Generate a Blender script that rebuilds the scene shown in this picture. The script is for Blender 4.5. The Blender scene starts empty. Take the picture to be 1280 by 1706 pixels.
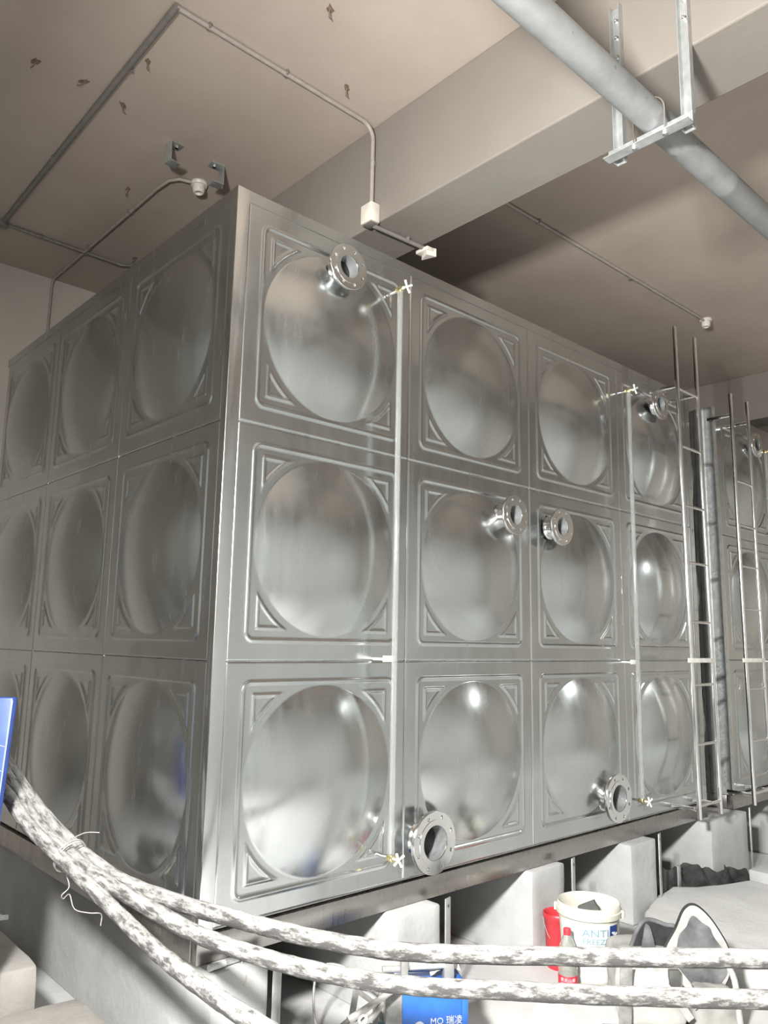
import bpy, bmesh, math, random
from mathutils import Vector, Matrix, noise
random.seed(4)
S = bpy.context.scene
C = S.collection
PI = math.pi

# ------------------------------------------------------------------ camera, world, lights, exposure
FLOOR = -0.57          # tank panels start at z = 0, the floor lies below the plinths
cam_d = bpy.data.cameras.new('camera')
cam = bpy.data.objects.new('camera', cam_d); C.objects.link(cam)
YAW, PITCH, ROLL, FPX = 0.7403, 0.1652, 0.0189, 1303.46
fw = Vector((math.sin(YAW)*math.cos(PITCH), math.cos(YAW)*math.cos(PITCH), math.sin(PITCH)))
rt = Vector((math.cos(YAW), -math.sin(YAW), 0)); up = rt.cross(fw)
r2 = rt*math.cos(ROLL) + up*math.sin(ROLL); u2 = -rt*math.sin(ROLL) + up*math.cos(ROLL)
cam.matrix_world = Matrix(((r2.x, u2.x, -fw.x, -1.6323), (r2.y, u2.y, -fw.y, -2.7725), (r2.z, u2.z, -fw.z, 1.0964), (0, 0, 0, 1)))
cam_d.sensor_fit = 'VERTICAL'; cam_d.sensor_height = 36.0; cam_d.lens = FPX/1706*36
cam_d.clip_start = 0.05
S.camera = cam

w = bpy.data.worlds.new('world'); S.world = w; w.use_nodes = True
w.node_tree.nodes['Background'].inputs[0].default_value = (0.8, 0.85, 0.9, 1)
w.node_tree.nodes['Background'].inputs[1].default_value = 0.05

def area_light(name, loc, target, sx, sy, power, col, spread=PI):
    d = bpy.data.lights.new(name, 'AREA'); d.shape = 'RECTANGLE'; d.size = sx; d.size_y = sy
    d.energy = power; d.color = col; d.spread = spread
    o = bpy.data.objects.new(name, d); C.objects.link(o); o.location = loc
    o.rotation_euler = (Vector(target)-Vector(loc)).to_track_quat('-Z', 'Y').to_euler()
    return o
area_light('work_light', (-2.0, -2.05, 2.05), (2.6, -1.75, 0.1), 0.34, 0.26, 520, (1.0, 0.985, 0.955), 2.8)
area_light('added_wall_fill', (-1.8, -4.4, 2.0), (-2.6, -6.6, 1.4), 0.4, 0.3, 48, (0.94, 1.0, 0.985))  # added unseen lamp: brightens the front wall for highlights in the steel
area_light('added_side_fill', (5.8, -3.6, 2.8), (6.6, -4.0, -0.57), 0.4, 0.3, 120, (0.97, 1.0, 0.98))  # added unseen lamp: lights the right floor to lift slab and steel
area_light('added_left_fill', (-4.4, 0.6, 2.6), (-6.5, 1.4, 1.2), 0.4, 0.3, 34, (0.93, 1.0, 0.99))  # added unseen lamp: brightens the left wall mirrored in the tank's left face

vs = S.view_settings
vs.view_transform = 'Standard'; vs.look = 'None'; vs.gamma = 1.0; vs.exposure = 0.03
vs.use_curve_mapping = False

# ------------------------------------------------------------------ materials
MATS = {}
def nodes(name):
    m = bpy.data.materials.new(name); m.use_nodes = True
    nt = m.node_tree; b = nt.nodes['Principled BSDF']
    MATS[name] = m
    return m, nt, b
def coord(nt, scale=(1, 1, 1), kind='Object'):
    tc = nt.nodes.new('ShaderNodeTexCoord'); mp = nt.nodes.new('ShaderNodeMapping')
    mp.inputs['Scale'].default_value = scale
    nt.links.new(tc.outputs[kind], mp.inputs[0]); return mp.outputs[0]
def noise_n(nt, vec, scale, detail=4, rough=0.55):
    n = nt.nodes.new('ShaderNodeTexNoise'); n.inputs['Scale'].default_value = scale
    n.inputs['Detail'].default_value = detail; n.inputs['Roughness'].default_value = rough
    nt.links.new(vec, n.inputs['Vector']); return n.outputs['Fac']
def ramp(nt, fac, stops):
    r = nt.nodes.new('ShaderNodeValToRGB'); e = r.color_ramp.elements
    while len(e) < len(stops): e.new(0.5)
    for el, (p, c) in zip(e, stops):
        el.position = p; el.color = (c[0], c[1], c[2], 1) if len(c) == 3 else c
    nt.links.new(fac, r.inputs[0]); return r.outputs[0]
def maprange(nt, fac, a, b, lo=0.3, hi=0.7):
    m = nt.nodes.new('ShaderNodeMapRange'); m.inputs['From Min'].default_value = lo; m.inputs['From Max'].default_value = hi
    m.inputs['To Min'].default_value = a; m.inputs['To Max'].default_value = b
    nt.links.new(fac, m.inputs['Value']); return m.outputs[0]
def bump(nt, b, fac, strength, dist, prev=None):
    n = nt.nodes.new('ShaderNodeBump'); n.inputs['Strength'].default_value = strength; n.inputs['Distance'].default_value = dist
    nt.links.new(fac, n.inputs['Height'])
    if prev is not None: nt.links.new(prev, n.inputs['Normal'])
    nt.links.new(n.outputs[0], b.inputs['Normal']); return n.outputs[0]
def plain(name, col, rough=0.6, metal=0.0, var=0.12, sc=20, bstr=0.0, bdist=0.002):
    m, nt, b = nodes(name)
    v = coord(nt); f = noise_n(nt, v, sc)
    lo = [c*(1-var) for c in col]; hi = [min(1, c*(1+var)) for c in col]
    nt.links.new(ramp(nt, f, [(0.3, lo), (0.7, hi)]), b.inputs['Base Color'])
    b.inputs['Roughness'].default_value = rough; b.inputs['Metallic'].default_value = metal
    if bstr: bump(nt, b, f, bstr, bdist)
    return m

def steel(name, col, rlo, rhi, wave=0.0, streak=True):
    m, nt, b = nodes(name)
    geo = nt.nodes.new('ShaderNodeNewGeometry')
    def mp(scale):
        k = nt.nodes.new('ShaderNodeMapping'); k.inputs['Scale'].default_value = scale
        nt.links.new(geo.outputs['Position'], k.inputs[0]); return k.outputs[0]
    b.inputs['Metallic'].default_value = 1.0
    big = noise_n(nt, mp((1, 1, 1)), 2.3, 5, 0.6)
    nt.links.new(ramp(nt, big, [(0.3, [c*0.9 for c in col]), (0.7, [min(1, c*1.06) for c in col])]), b.inputs['Base Color'])
    st = noise_n(nt, mp((9, 9, 1.1)), 2.0, 5, 0.65)
    nt.links.new(maprange(nt, st, rlo, rhi), b.inputs['Roughness'])
    prev = None
    if wave:
        w1 = noise_n(nt, mp((1, 1, 0.7)), 3.0, 1.5, 0.4)
        prev = bump(nt, b, w1, 1.0, wave)
steel('panel_steel', (0.575, 0.60, 0.605), 0.17, 0.29, wave=0.009)
steel('trim_steel', (0.66, 0.68, 0.685), 0.12, 0.24, wave=0.004)
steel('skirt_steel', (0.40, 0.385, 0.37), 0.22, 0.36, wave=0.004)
steel('bright_steel', (0.80, 0.80, 0.79), 0.10, 0.20, streak=False)
steel('shell_steel', (0.62, 0.62, 0.61), 0.25, 0.35, streak=False)

m, nt, b = nodes('galvanised')
v = coord(nt); f = noise_n(nt, v, 14, 5, 0.6); f2 = noise_n(nt, v, 60, 2)
nt.links.new(ramp(nt, f, [(0.3, (0.42, 0.44, 0.44)), (0.7, (0.60, 0.62, 0.62))]), b.inputs['Base Color'])
b.inputs['Metallic'].default_value = 0.75
nt.links.new(maprange(nt, f2, 0.32, 0.5), b.inputs['Roughness'])
m, nt, b = nodes('pipe_zinc')
v = coord(nt); f = noise_n(nt, v, 7, 6, 0.65); sp = noise_n(nt, v, 22, 2)
c1 = ramp(nt, f, [(0.3, (0.194, 0.202, 0.202)), (0.7, (0.288, 0.295, 0.295))])
mx = nt.nodes.new('ShaderNodeMixRGB'); nt.links.new(ramp(nt, sp, [(0.69, (0, 0, 0)), (0.73, (1, 1, 1))]), mx.inputs[0])
nt.links.new(c1, mx.inputs[1]); mx.inputs[2].default_value = (0.16, 0.15, 0.14, 1)
nt.links.new(mx.outputs[0], b.inputs['Base Color'])
b.inputs['Metallic'].default_value = 0.35; b.inputs['Roughness'].default_value = 0.45

def plaster(name, lo, hi, stain=None, bst=0.25, sc=1.4):
    m, nt, b = nodes(name)
    v = coord(nt); f = noise_n(nt, v, sc, 6, 0.62); fine = noise_n(nt, v, 35, 4, 0.6)
    c = ramp(nt, f, [(0.3, lo), (0.7, hi)])
    if stain:
        s = noise_n(nt, v, 3.1, 7, 0.7)
        mx = nt.nodes.new('ShaderNodeMixRGB'); nt.links.new(ramp(nt, s, [(0.62, (0, 0, 0)), (0.72, (0.7, 0.7, 0.7))]), mx.inputs[0])
        nt.links.new(c, mx.inputs[1]); mx.inputs[2].default_value = (*stain, 1); c = mx.outputs[0]
    nt.links.new(c, b.inputs['Base Color']); b.inputs['Roughness'].default_value = 0.85
    b1 = bump(nt, b, fine, bst, 0.004)
    bump(nt, b, f, 0.3, 0.02, b1)
    return m
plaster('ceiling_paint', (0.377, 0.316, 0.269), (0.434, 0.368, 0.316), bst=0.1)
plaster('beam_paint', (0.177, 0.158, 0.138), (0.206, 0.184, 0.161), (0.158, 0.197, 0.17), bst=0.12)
plaster('wall_paint', (0.44, 0.40, 0.355), (0.50, 0.455, 0.405), bst=0.1)
plaster('lower_wall', (0.55, 0.55, 0.53), (0.62, 0.62, 0.60), bst=0.1)
plaster('dusty_floor', (0.467, 0.467, 0.458), (0.57, 0.57, 0.562), (0.362, 0.359, 0.346), bst=0.5, sc=2.2)
plaster('plinth_concrete', (0.35, 0.354, 0.35), (0.451, 0.455, 0.447), (0.311, 0.311, 0.303), bst=0.5, sc=4)
plaster('block_concrete', (0.259, 0.245, 0.223), (0.331, 0.313, 0.288), bst=0.7, sc=6)
plaster('slab_concrete', (0.497, 0.497, 0.489), (0.564, 0.564, 0.551), bst=0.6, sc=5)

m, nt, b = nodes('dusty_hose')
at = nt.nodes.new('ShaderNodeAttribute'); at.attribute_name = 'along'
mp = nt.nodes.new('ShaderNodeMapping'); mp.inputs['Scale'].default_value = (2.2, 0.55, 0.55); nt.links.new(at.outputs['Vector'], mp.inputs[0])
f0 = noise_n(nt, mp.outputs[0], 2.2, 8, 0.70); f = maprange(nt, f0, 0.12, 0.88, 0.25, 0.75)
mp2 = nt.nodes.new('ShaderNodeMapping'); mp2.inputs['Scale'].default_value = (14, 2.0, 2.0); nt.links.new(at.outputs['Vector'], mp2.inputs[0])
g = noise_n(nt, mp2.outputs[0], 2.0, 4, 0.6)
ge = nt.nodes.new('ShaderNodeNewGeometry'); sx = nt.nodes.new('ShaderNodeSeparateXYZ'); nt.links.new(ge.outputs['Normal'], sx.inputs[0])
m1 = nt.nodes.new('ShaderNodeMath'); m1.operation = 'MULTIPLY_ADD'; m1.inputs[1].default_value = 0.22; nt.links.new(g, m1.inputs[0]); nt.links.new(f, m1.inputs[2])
m2 = nt.nodes.new('ShaderNodeMath'); m2.operation = 'MULTIPLY_ADD'; m2.inputs[1].default_value = 0.17; nt.links.new(sx.outputs[2], m2.inputs[0]); nt.links.new(m1.outputs[0], m2.inputs[2])   # paler where the normal points up, darker underneath
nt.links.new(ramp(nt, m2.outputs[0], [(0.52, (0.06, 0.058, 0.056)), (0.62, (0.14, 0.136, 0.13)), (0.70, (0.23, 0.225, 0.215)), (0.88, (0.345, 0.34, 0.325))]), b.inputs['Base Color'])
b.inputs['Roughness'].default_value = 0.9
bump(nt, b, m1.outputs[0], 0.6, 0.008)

plain('conduit_white', (0.306, 0.276, 0.242), 0.6)
plain('conduit_grey', (0.171, 0.158, 0.144), 0.6)
plain('lamp_white', (0.62, 0.58, 0.52), 0.4)
plain('rust', (0.17, 0.12, 0.085), 0.9, var=0.4, sc=60)
plain('brass', (0.72, 0.66, 0.40), 0.25, 1.0)
plain('valve_white', (0.85, 0.84, 0.80), 0.3, 0.3)
plain('white_plastic', (0.533, 0.518, 0.446), 0.4, var=0.04, sc=8)
plain('label_white', (0.518, 0.54, 0.547), 0.45, var=0.03)
plain('label_blue', (0.012, 0.04, 0.18), 0.4)
plain('label_text', (0.158, 0.274, 0.331), 0.5)
plain('red_plastic', (0.475, 0.0324, 0.0432), 0.4)
plain('label_red', (0.446, 0.0216, 0.036), 0.45)
plain('print_white', (0.518, 0.54, 0.576), 0.5, var=0.02)
plain('blue_paint', (0.018, 0.108, 0.418), 0.35, var=0.15, sc=12)
plain('blue_wrap', (0.0432, 0.0864, 0.374), 0.35, var=0.3, sc=9)
plain('wrap_line', (0.252, 0.302, 0.54), 0.4)
plain('dark_plastic', (0.075, 0.075, 0.07), 0.6, var=0.3)
plain('patch_white', (0.80, 0.80, 0.79), 0.7, var=0.02)
plain('bore_shade', (0.006, 0.006, 0.006), 0.9)
plain('grey_frame', (0.20, 0.20, 0.19), 0.7, var=0.35, sc=18)
plain('dusty_metal', (0.36, 0.353, 0.338), 0.6, 0.3, var=0.3, sc=30)
plain('dusty_white', (0.49, 0.49, 0.475), 0.7, var=0.12, sc=25)
plain('bag_canvas', (0.259, 0.256, 0.238), 0.95, var=0.25, sc=10, bstr=0.5, bdist=0.008)
plain('bag_pale', (0.403, 0.403, 0.374), 0.95, var=0.15, sc=9, bstr=0.5, bdist=0.01)
plain('bag_flap', (0.115, 0.115, 0.12), 0.95, var=0.6, sc=9, bstr=0.4, bdist=0.006)
plain('bag_edge', (0.374, 0.367, 0.353), 0.9, var=0.2, sc=14)
plain('bag_dark', (0.022, 0.022, 0.022), 0.95, var=0.4, sc=16)
plain('pale_paper', (0.504, 0.497, 0.475), 0.8, var=0.1)
plain('wire', (0.446, 0.432, 0.403), 0.5, 0.3)
m, nt, b = nodes('black_sheet')
v = coord(nt); f = noise_n(nt, v, 14, 4)
nt.links.new(ramp(nt, f, [(0.3, (0.018, 0.02, 0.02)), (0.7, (0.06, 0.066, 0.064))]), b.inputs['Base Color'])
b.inputs['Roughness'].default_value = 0.28; b.inputs['Specular IOR Level'].default_value = 0.3; bump(nt, b, f, 0.5, 0.02)
m, nt, b = nodes('clear_tube')
b.inputs['Base Color'].default_value = (0.93, 0.95, 0.94, 1); b.inputs['Roughness'].default_value = 0.06
b.inputs['Transmission Weight'].default_value = 0.92; b.inputs['IOR'].default_value = 1.42
m, nt, b = nodes('clear_bottle')
v = coord(nt); f = noise_n(nt, v, 9, 3)
nt.links.new(ramp(nt, f, [(0.3, (0.72, 0.74, 0.68)), (0.7, (0.82, 0.83, 0.78))]), b.inputs['Base Color'])
b.inputs['Roughness'].default_value = 0.12; b.inputs['Transmission Weight'].default_value = 0.8; b.inputs['IOR'].default_value = 1.35

# ------------------------------------------------------------------ helpers
class MB:
    """collects simple shapes; build() links them as ONE mesh object"""
    def __init__(s): s.v = []; s.f = []
    def add(s, vs_, fs_, M=None):
        o = len(s.v)
        for p in vs_:
            p = Vector(p)
            s.v.append(tuple(M @ p if M else p))
        s.f += [tuple(i+o for i in f) for f in fs_]; return s
    def box(s, a, b_, M=None, bev=0.0):
        bm = bmesh.new(); bmesh.ops.create_cube(bm, size=1.0)
        ce = [(a[i]+b_[i])/2 for i in range(3)]; sz = [abs(b_[i]-a[i]) for i in range(3)]
        for q in bm.verts: q.co = Vector([ce[i]+q.co[i]*sz[i] for i in range(3)])
        if bev: bmesh.ops.bevel(bm, geom=list(bm.edges), offset=bev, segments=2, profile=0.5, affect='EDGES')
        bm.verts.index_update()
        s.add([q.co.copy() for q in bm.verts], [[q.index for q in f.verts] for f in bm.faces], M); bm.free(); return s
    def tube(s, pts, r, n=10, M=None, cap=True, smooth=0):
        P = [Vector(p) for p in pts]
        rad = list(r) if hasattr(r, '__len__') else [r]*len(P)
        if smooth:
            Q = []; RR = []
            for i in range(len(P)-1):
                p0, p1, p2, p3 = P[max(i-1, 0)], P[i], P[i+1], P[min(i+2, len(P)-1)]
                for k in range(smooth):
                    t = k/smooth
                    Q.append(0.5*((2*p1)+(p2-p0)*t+(2*p0-5*p1+4*p2-p3)*t*t+(3*p1-p0-3*p2+p3)*t**3)); RR.append(rad[i]+(rad[i+1]-rad[i])*t)
            Q.append(P[-1]); RR.append(rad[-1]); P, rad = Q, RR
        vs_ = []; fs_ = []
        t0 = (P[1]-P[0]).normalized(); nrm = t0.orthogonal().normalized()
        for i, p in enumerate(P):
            t = (P[min(i+1, len(P)-1)]-P[max(i-1, 0)]).normalized()
            nrm = (nrm - t*nrm.dot(t)).normalized(); bn = t.cross(nrm)
            for k in range(n):
                a = 2*PI*k/n; vs_.append(p+(nrm*math.cos(a)+bn*math.sin(a))*rad[i])
        for i in range(len(P)-1):
            for k in range(n):
                fs_.append((i*n+k, i*n+(k+1) % n, (i+1)*n+(k+1) % n, (i+1)*n+k))
        if cap: fs_ += [tuple(range(n))[::-1], tuple(range((len(P)-1)*n, len(P)*n))]
        return s.add(vs_, fs_, M)
    def lathe(s, prof, n=32, M=None, closed=False):
        vs_ = []; fs_ = []
        for r, z in prof:
            for k in range(n):
                a = 2*PI*k/n; vs_.append((r*math.cos(a), r*math.sin(a), z))
        L = len(prof)
        for i in range(L if closed else L-1):
            j = (i+1) % L
            for k in range(n):
                fs_.append((i*n+k, i*n+(k+1) % n, j*n+(k+1) % n, j*n+k))
        return s.add(vs_, fs_, M)
    def prism(s, poly, h0, h1, M=None):
        n = len(poly)
        vs_ = [(p[0], p[1], h0) for p in poly]+[(p[0], p[1], h1) for p in poly]
        fs_ = [tuple(range(n))[::-1], tuple(range(n, 2*n))]+[(i, (i+1) % n, n+(i+1) % n, n+i) for i in range(n)]
        return s.add(vs_, fs_, M)
    def build(s, name, mat, parent=None, smooth=40, loc=None):
        me = bpy.data.meshes.new(name); me.from_pydata(s.v, [], s.f)
        bm = bmesh.new(); bm.from_mesh(me); bmesh.ops.recalc_face_normals(bm, faces=bm.faces); bm.to_mesh(me); bm.free()
        me.materials.append(MATS[mat])
        o = bpy.data.objects.new(name, me); C.objects.link(o)
        if smooth:
            me.polygons.foreach_set('use_smooth', [True]*len(me.polygons)); me.set_sharp_from_angle(angle=math.radians(smooth))
        if loc: o.location = loc
        if parent: o.parent = parent
        return o
def tag(o, label=None, cat=None, group=None, kind=None):
    if label: o['label'] = label
    if cat: o['category'] = cat
    if group: o['group'] = group
    if kind: o['kind'] = kind
    return o
def empty(name, loc=(0, 0, 0), rz=0.0, label=None, cat=None, group=None):
    o = bpy.data.objects.new(name, None); C.objects.link(o); o.location = loc; o.rotation_euler = (0, 0, rz)
    o.empty_display_size = 0.1
    return tag(o, label, cat, group)
def share(src, name, parent, M):
    o = src.copy(); o.name = name; C.objects.link(o); o.parent = parent; o.matrix_local = M; return o
T = Matrix.Translation
def RX(a): return Matrix.Rotation(a, 4, 'X')
def RY(a): return Matrix.Rotation(a, 4, 'Y')
def RZ(a): return Matrix.Rotation(a, 4, 'Z')
def textmesh(txt, size, ext=0.0006, align='CENTER'):
    cu = bpy.data.curves.new('text', 'FONT'); cu.body = txt; cu.size = size; cu.extrude = ext; cu.align_x = align; cu.resolution_u = 3
    o = bpy.data.objects.new('text', cu); C.objects.link(o)
    bpy.context.view_layer.update()
    me = bpy.data.meshes.new_from_object(o.evaluated_get(bpy.context.evaluated_depsgraph_get()))
    vs_ = [q.co.copy() for q in me.vertices]; fs_ = [tuple(p.vertices) for p in me.polygons]
    bpy.data.objects.remove(o); bpy.data.curves.remove(cu); bpy.data.meshes.remove(me)
    return vs_, fs_

# ------------------------------------------------------------------ the setting
CEIL = 4.0
def struct(name, mb, mat, label, parent=None, smooth=0):
    o = mb.build(name, mat, parent, smooth)
    tag(o, label)
    if not parent: o['kind'] = 'structure'
    return o
X0, X1, Y0, Y1 = -6.5, 10.0, -6.6, 3.57
struct('floor', MB().box((X0, Y0, FLOOR-0.2), (X1, Y1, FLOOR)), 'dusty_floor', 'pale dusty concrete floor around the tank plinths')
ceiling = struct('ceiling', MB().box((X0, Y0, CEIL), (X1, Y1, CEIL+0.2)), 'ceiling_paint', 'brownish painted concrete ceiling slab over the tanks')
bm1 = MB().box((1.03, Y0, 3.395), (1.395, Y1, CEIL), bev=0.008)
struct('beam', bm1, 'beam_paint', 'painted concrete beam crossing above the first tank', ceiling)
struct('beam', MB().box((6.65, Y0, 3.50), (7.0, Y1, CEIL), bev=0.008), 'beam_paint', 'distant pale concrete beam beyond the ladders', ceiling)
struct('wall_back', MB().box((X0, Y1, FLOOR), (X1, Y1+0.2, CEIL+0.2)), 'wall_paint', 'plain painted wall behind the tanks')
struct('wall_left', MB().box((X0-0.2, Y0, FLOOR), (X0, Y1, CEIL+0.2)), 'lower_wall', 'plain painted wall left of the tank')
struct('wall_right', MB().box((X1, Y0, FLOOR), (X1+0.2, Y1, CEIL+0.2)), 'wall_paint', 'far wall in the dark beyond the second tank')
struct('wall_front', MB().box((X0, Y0-0.2, FLOOR), (X1, Y0, CEIL+0.2)), 'lower_wall', 'pale wall facing the tanks')

# ------------------------------------------------------------------ tanks
N = 192
PW = 0.9985
def sm(x): x = max(0.0, min(1.0, x)); return x*x*(3-2*x)
def ridge(d, wd): return 0.5*(1+math.cos(PI*d/wd)) if abs(d) < wd else 0.0
def panel_h(u, v):
    R, H = 0.397, 0.078
    du, dv = u-0.5, v-0.5
    r = math.hypot(du, dv); h = 0.0
    e = min(u, v, 1-u, 1-v)
    if e < 0.006: h -= 0.006*(1-e/0.006)**2
    if r < R:
        Rs = (R*R+H*H)/(2*H); h += math.sqrt(Rs*Rs-r*r)-(Rs-H)
    # rounded square ridge
    q = 0.5-0.085; cr = 0.035
    ax, ay = abs(du)-(q-cr), abs(dv)-(q-cr)
    d = math.hypot(max(ax, 0), max(ay, 0))+min(max(ax, ay), 0)-cr
    h += 0.0070*ridge(d, 0.0125)
    # triangular ridge in each corner
    ux, vy = 0.5-abs(du), 0.5-abs(dv)
    i = 0.137
    if ux < 0.36 and vy < 0.36 and r > 0.40:
        c = 0.435
        inside = max(i-ux, i-vy, c-r)
        h += 0.0066*ridge(inside, 0.0115)
    return h
verts = []; faces = []
for j in range(N+1):
    for i in range(N+1):
        u, v = i/N, j/N
        verts.append(((u-0.5)*PW, -panel_h(u, v), (v-0.5)*PW))
for j in range(N):
    for i in range(N):
        a = j*(N+1)+i; faces.append((a, a+1, a+N+2, a+N+1))
panel_me = bpy.data.meshes.new('panel'); panel_me.from_pydata(verts, [], faces)
panel_me.polygons.foreach_set('use_smooth', [True]*len(panel_me.polygons)); panel_me.materials.append(MATS['panel_steel'])
def add_panel(parent, M):
    o = bpy.data.objects.new('panel', panel_me); C.objects.link(o); o.parent = parent; o.matrix_local = M

def flange_mesh(R, bore, nh, hr, hole, th):
    cu = bpy.data.curves.new('flange', 'CURVE'); cu.dimensions = '2D'; cu.fill_mode = 'BOTH'; cu.extrude = th/2-0.0015; cu.bevel_depth = 0.0015; cu.bevel_resolution = 1
    def circ(cx, cy, r, n):
        s = cu.splines.new('POLY'); s.points.add(n-1); s.use_cyclic_u = True
        for k in range(n): s.points[k].co = (cx+r*math.cos(2*PI*k/n), cy+r*math.sin(2*PI*k/n), 0, 1)
    circ(0, 0, R, 48); circ(0, 0, bore, 40)
    for k in range(nh):
        a = 2*PI*(k+0.5)/nh; circ(hr*math.cos(a), hr*math.sin(a), hole, 12)
    o = bpy.data.objects.new('flange', cu); C.objects.link(o); bpy.context.view_layer.update()
    me = bpy.data.meshes.new_from_object(o.evaluated_get(bpy.context.evaluated_depsgraph_get()))
    bpy.data.objects.remove(o); bpy.data.curves.remove(cu)
    me.materials.clear(); me.materials.append(MATS['bright_steel']); me.name = 'flange'
    return me
FL = {'small': (flange_mesh(0.108, 0.056, 8, 0.088, 0.0085, 0.016), 0.057), 'large': (flange_mesh(0.140, 0.080, 8, 0.118, 0.0105, 0.02), 0.081)}
def nozzle(parent, x, z, face_y, base_y, kind):
    me, rn = FL[kind]; th = 0.016 if kind == 'small' else 0.02
    R = {'small': 0.108, 'large': 0.140}[kind]
    M = T((x, 0, z)) @ RX(PI/2)          # local z -> -y
    nk = MB().lathe([(rn+0.012, -base_y), (rn+0.004, -base_y+0.008), (rn, -base_y+0.016), (rn, -face_y-th*0.6), (rn-0.002, -face_y-th*0.6), (rn-0.002, -base_y+0.02)], 40, M)
    n = nk.build('nozzle', 'bright_steel', parent, 50)
    f = bpy.data.objects.new('flange', me); C.objects.link(f); f.parent = n; f.matrix_local = T((x, face_y+th/2, z)) @ RX(PI/2)
    # raised sealing face and weld collar
    MB().lathe([(rn+0.022, -face_y), (rn+0.022, -face_y+0.003), (rn-0.002, -face_y+0.003), (rn-0.002, -face_y)], 40, M, True).build('sealing_face', 'bright_steel', n, 30)
    MB().lathe([(rn-0.003, -face_y-0.001), (rn-0.003, -base_y+0.004)], 32, M).build('inner_wall', 'galvanised', n, 60)
    bk = MB().lathe([(rn-0.0035, -base_y+0.012), (0.0005, -base_y+0.012)], 24, M).build('bore', 'bore_shade', n, 0)  # black disc stands in for the unlit depth of the bore
    return n

def valve(parent, x, y, z):
    b_ = MB()
    b_.tube([(x, y+0.02, z), (x, y+0.014, z)], 0.017, 6); b_.tube([(x, y-0.014, z), (x, y-0.02, z)], 0.016, 6)
    b_.lathe([(0.001, -0.018), (0.013, -0.014), (0.017, 0), (0.013, 0.014), (0.001, 0.018)], 14, T((x, y, z)))
    o = b_.build('gauge_valve', 'brass', parent, 40)
    MB().tube([(x, -0.004, z), (x, y+0.016, z)], 0.0085, 10).build('stem', 'bright_steel', o, 50)
    h = MB()
    h.tube([(x, y-0.012, z), (x, y-0.052, z)], 0.005, 8)
    for a in (0.5, 0.5+PI/2):
        dx, dz = 0.033*math.cos(a), 0.033*math.sin(a)
        h.tube([(x-dx, y-0.05, z-dz), (x, y-0.046, z), (x+dx, y-0.05, z+dz)], [0.0065, 0.0045, 0.0065], 8)
    h.build('cross_handle', 'valve_white', o, 40)
def gauge(parent, x, y, z0, z1, zc):
    MB().lathe([(0.0145, z0), (0.0145, z1), (0.0115, z1), (0.0115, z0)], 16, T((x, y, 0)), True).build('gauge_tube', 'clear_tube', parent, 50)
    valve(parent, x, y, z0-0.012); valve(parent, x, y, z1+0.012)
    c = MB().box((x-0.055, y+0.012, zc-0.012), (x+0.018, y+0.022, zc+0.016), bev=0.002)
    c.tube([(x-0.04, y+0.018, zc), (x-0.04, 0, zc)], 0.006, 8)
    c.build('tube_clip', 'valve_white', parent, 30)

def tank(x0, ncol, nrow_y, label, endw):
    L = 0.06+ncol+endw; D = 0.045+nrow_y+0.03
    t = empty('water_tank', (x0, 0, 0), 0, label, 'water tank')
    cx = [0.06+i+0.5 for i in range(ncol)]
    for r in range(3):
        for i in range(ncol): add_panel(t, T((0.06+i+0.5, 0, 0.01+r+0.5)))
        for j in range(nrow_y): add_panel(t, T((0, 0.045+j+0.5, 0.01+r+0.5)) @ RZ(-PI/2))
    # inner shell behind the panel joints
    MB().box((0.02, 0.02, 0.0), (L-0.01, D-0.01, 3.045)).build('tank_shell', 'shell_steel', t, 0)
    # folded corner strip, full height
    MB().prism([(-0.004, 0.0), (-0.0028, -0.0028), (0.0, -0.004), (0.0595, -0.0015), (0.0595, 0.003), (0.003, 0.003), (0.003, 0.0445), (-0.0015, 0.0445)], 0.002, 3.06).build('corner_strip', 'trim_steel', t, 50)
    MB().prism([(L-endw+0.002, -0.003), (L, -0.003), (L, 0.05), (L-0.005, 0.05), (L-0.005, 0.002), (L-endw+0.002, 0.002)], 0.002, 3.06).build('corner_strip', 'trim_steel', t, 0)
    # top rim strips on the two visible sides
    MB().box((0.0595, -0.0006, 3.006), (L-endw+0.002, 0.012, 3.06)).box((-0.0006, 0.0445, 3.006), (0.012, D, 3.06)).build('top_rim', 'panel_steel', t, 0)
    MB().box((0.001, 0.001, 3.046), (L-0.002, D, 3.056)).build('tank_roof', 'panel_steel', t, 0)
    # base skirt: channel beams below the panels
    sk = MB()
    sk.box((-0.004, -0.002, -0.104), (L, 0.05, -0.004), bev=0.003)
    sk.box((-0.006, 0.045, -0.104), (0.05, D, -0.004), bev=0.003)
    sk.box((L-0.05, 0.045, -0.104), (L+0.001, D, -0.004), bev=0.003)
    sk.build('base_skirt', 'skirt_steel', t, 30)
    MB().box((0.05, 0.05, -0.09), (L-0.05, D-0.01, -0.02)).build('tank_floor', 'dark_plastic', t, 0)  # unseen underside coloured dark to cut bounced light and deepen the shade
    return t, L, D
tank1, L1, D1 = tank(0.0, 4, 3, 'large stainless steel tank of domed square panels, its near corner facing the viewer', 0.06)
nozzle(tank1, 0.555, 2.838, -0.105, -0.030, 'small')
nozzle(tank1, 1.787, 1.806, -0.115, -0.012, 'small')
nozzle(tank1, 2.242, 1.792, -0.105, -0.012, 'small')
nozzle(tank1, 3.490, 2.826, -0.105, -0.045, 'small')
nozzle(tank1, 1.185, 0.172, -0.090, 0.0, 'large')
nozzle(tank1, 2.795, 0.190, -0.095, 0.0, 'large')
gauge(tank1, 0.893, -0.10, 0.165, 2.826, 1.02)
gauge(tank1, 3.070, -0.09, 0.155, 2.82, 1.00)
tank2, L2, D2 = tank(4.545, 3, 3, 'second stainless steel panel tank at the right edge, behind the right-hand ladder', 0.06)
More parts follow.
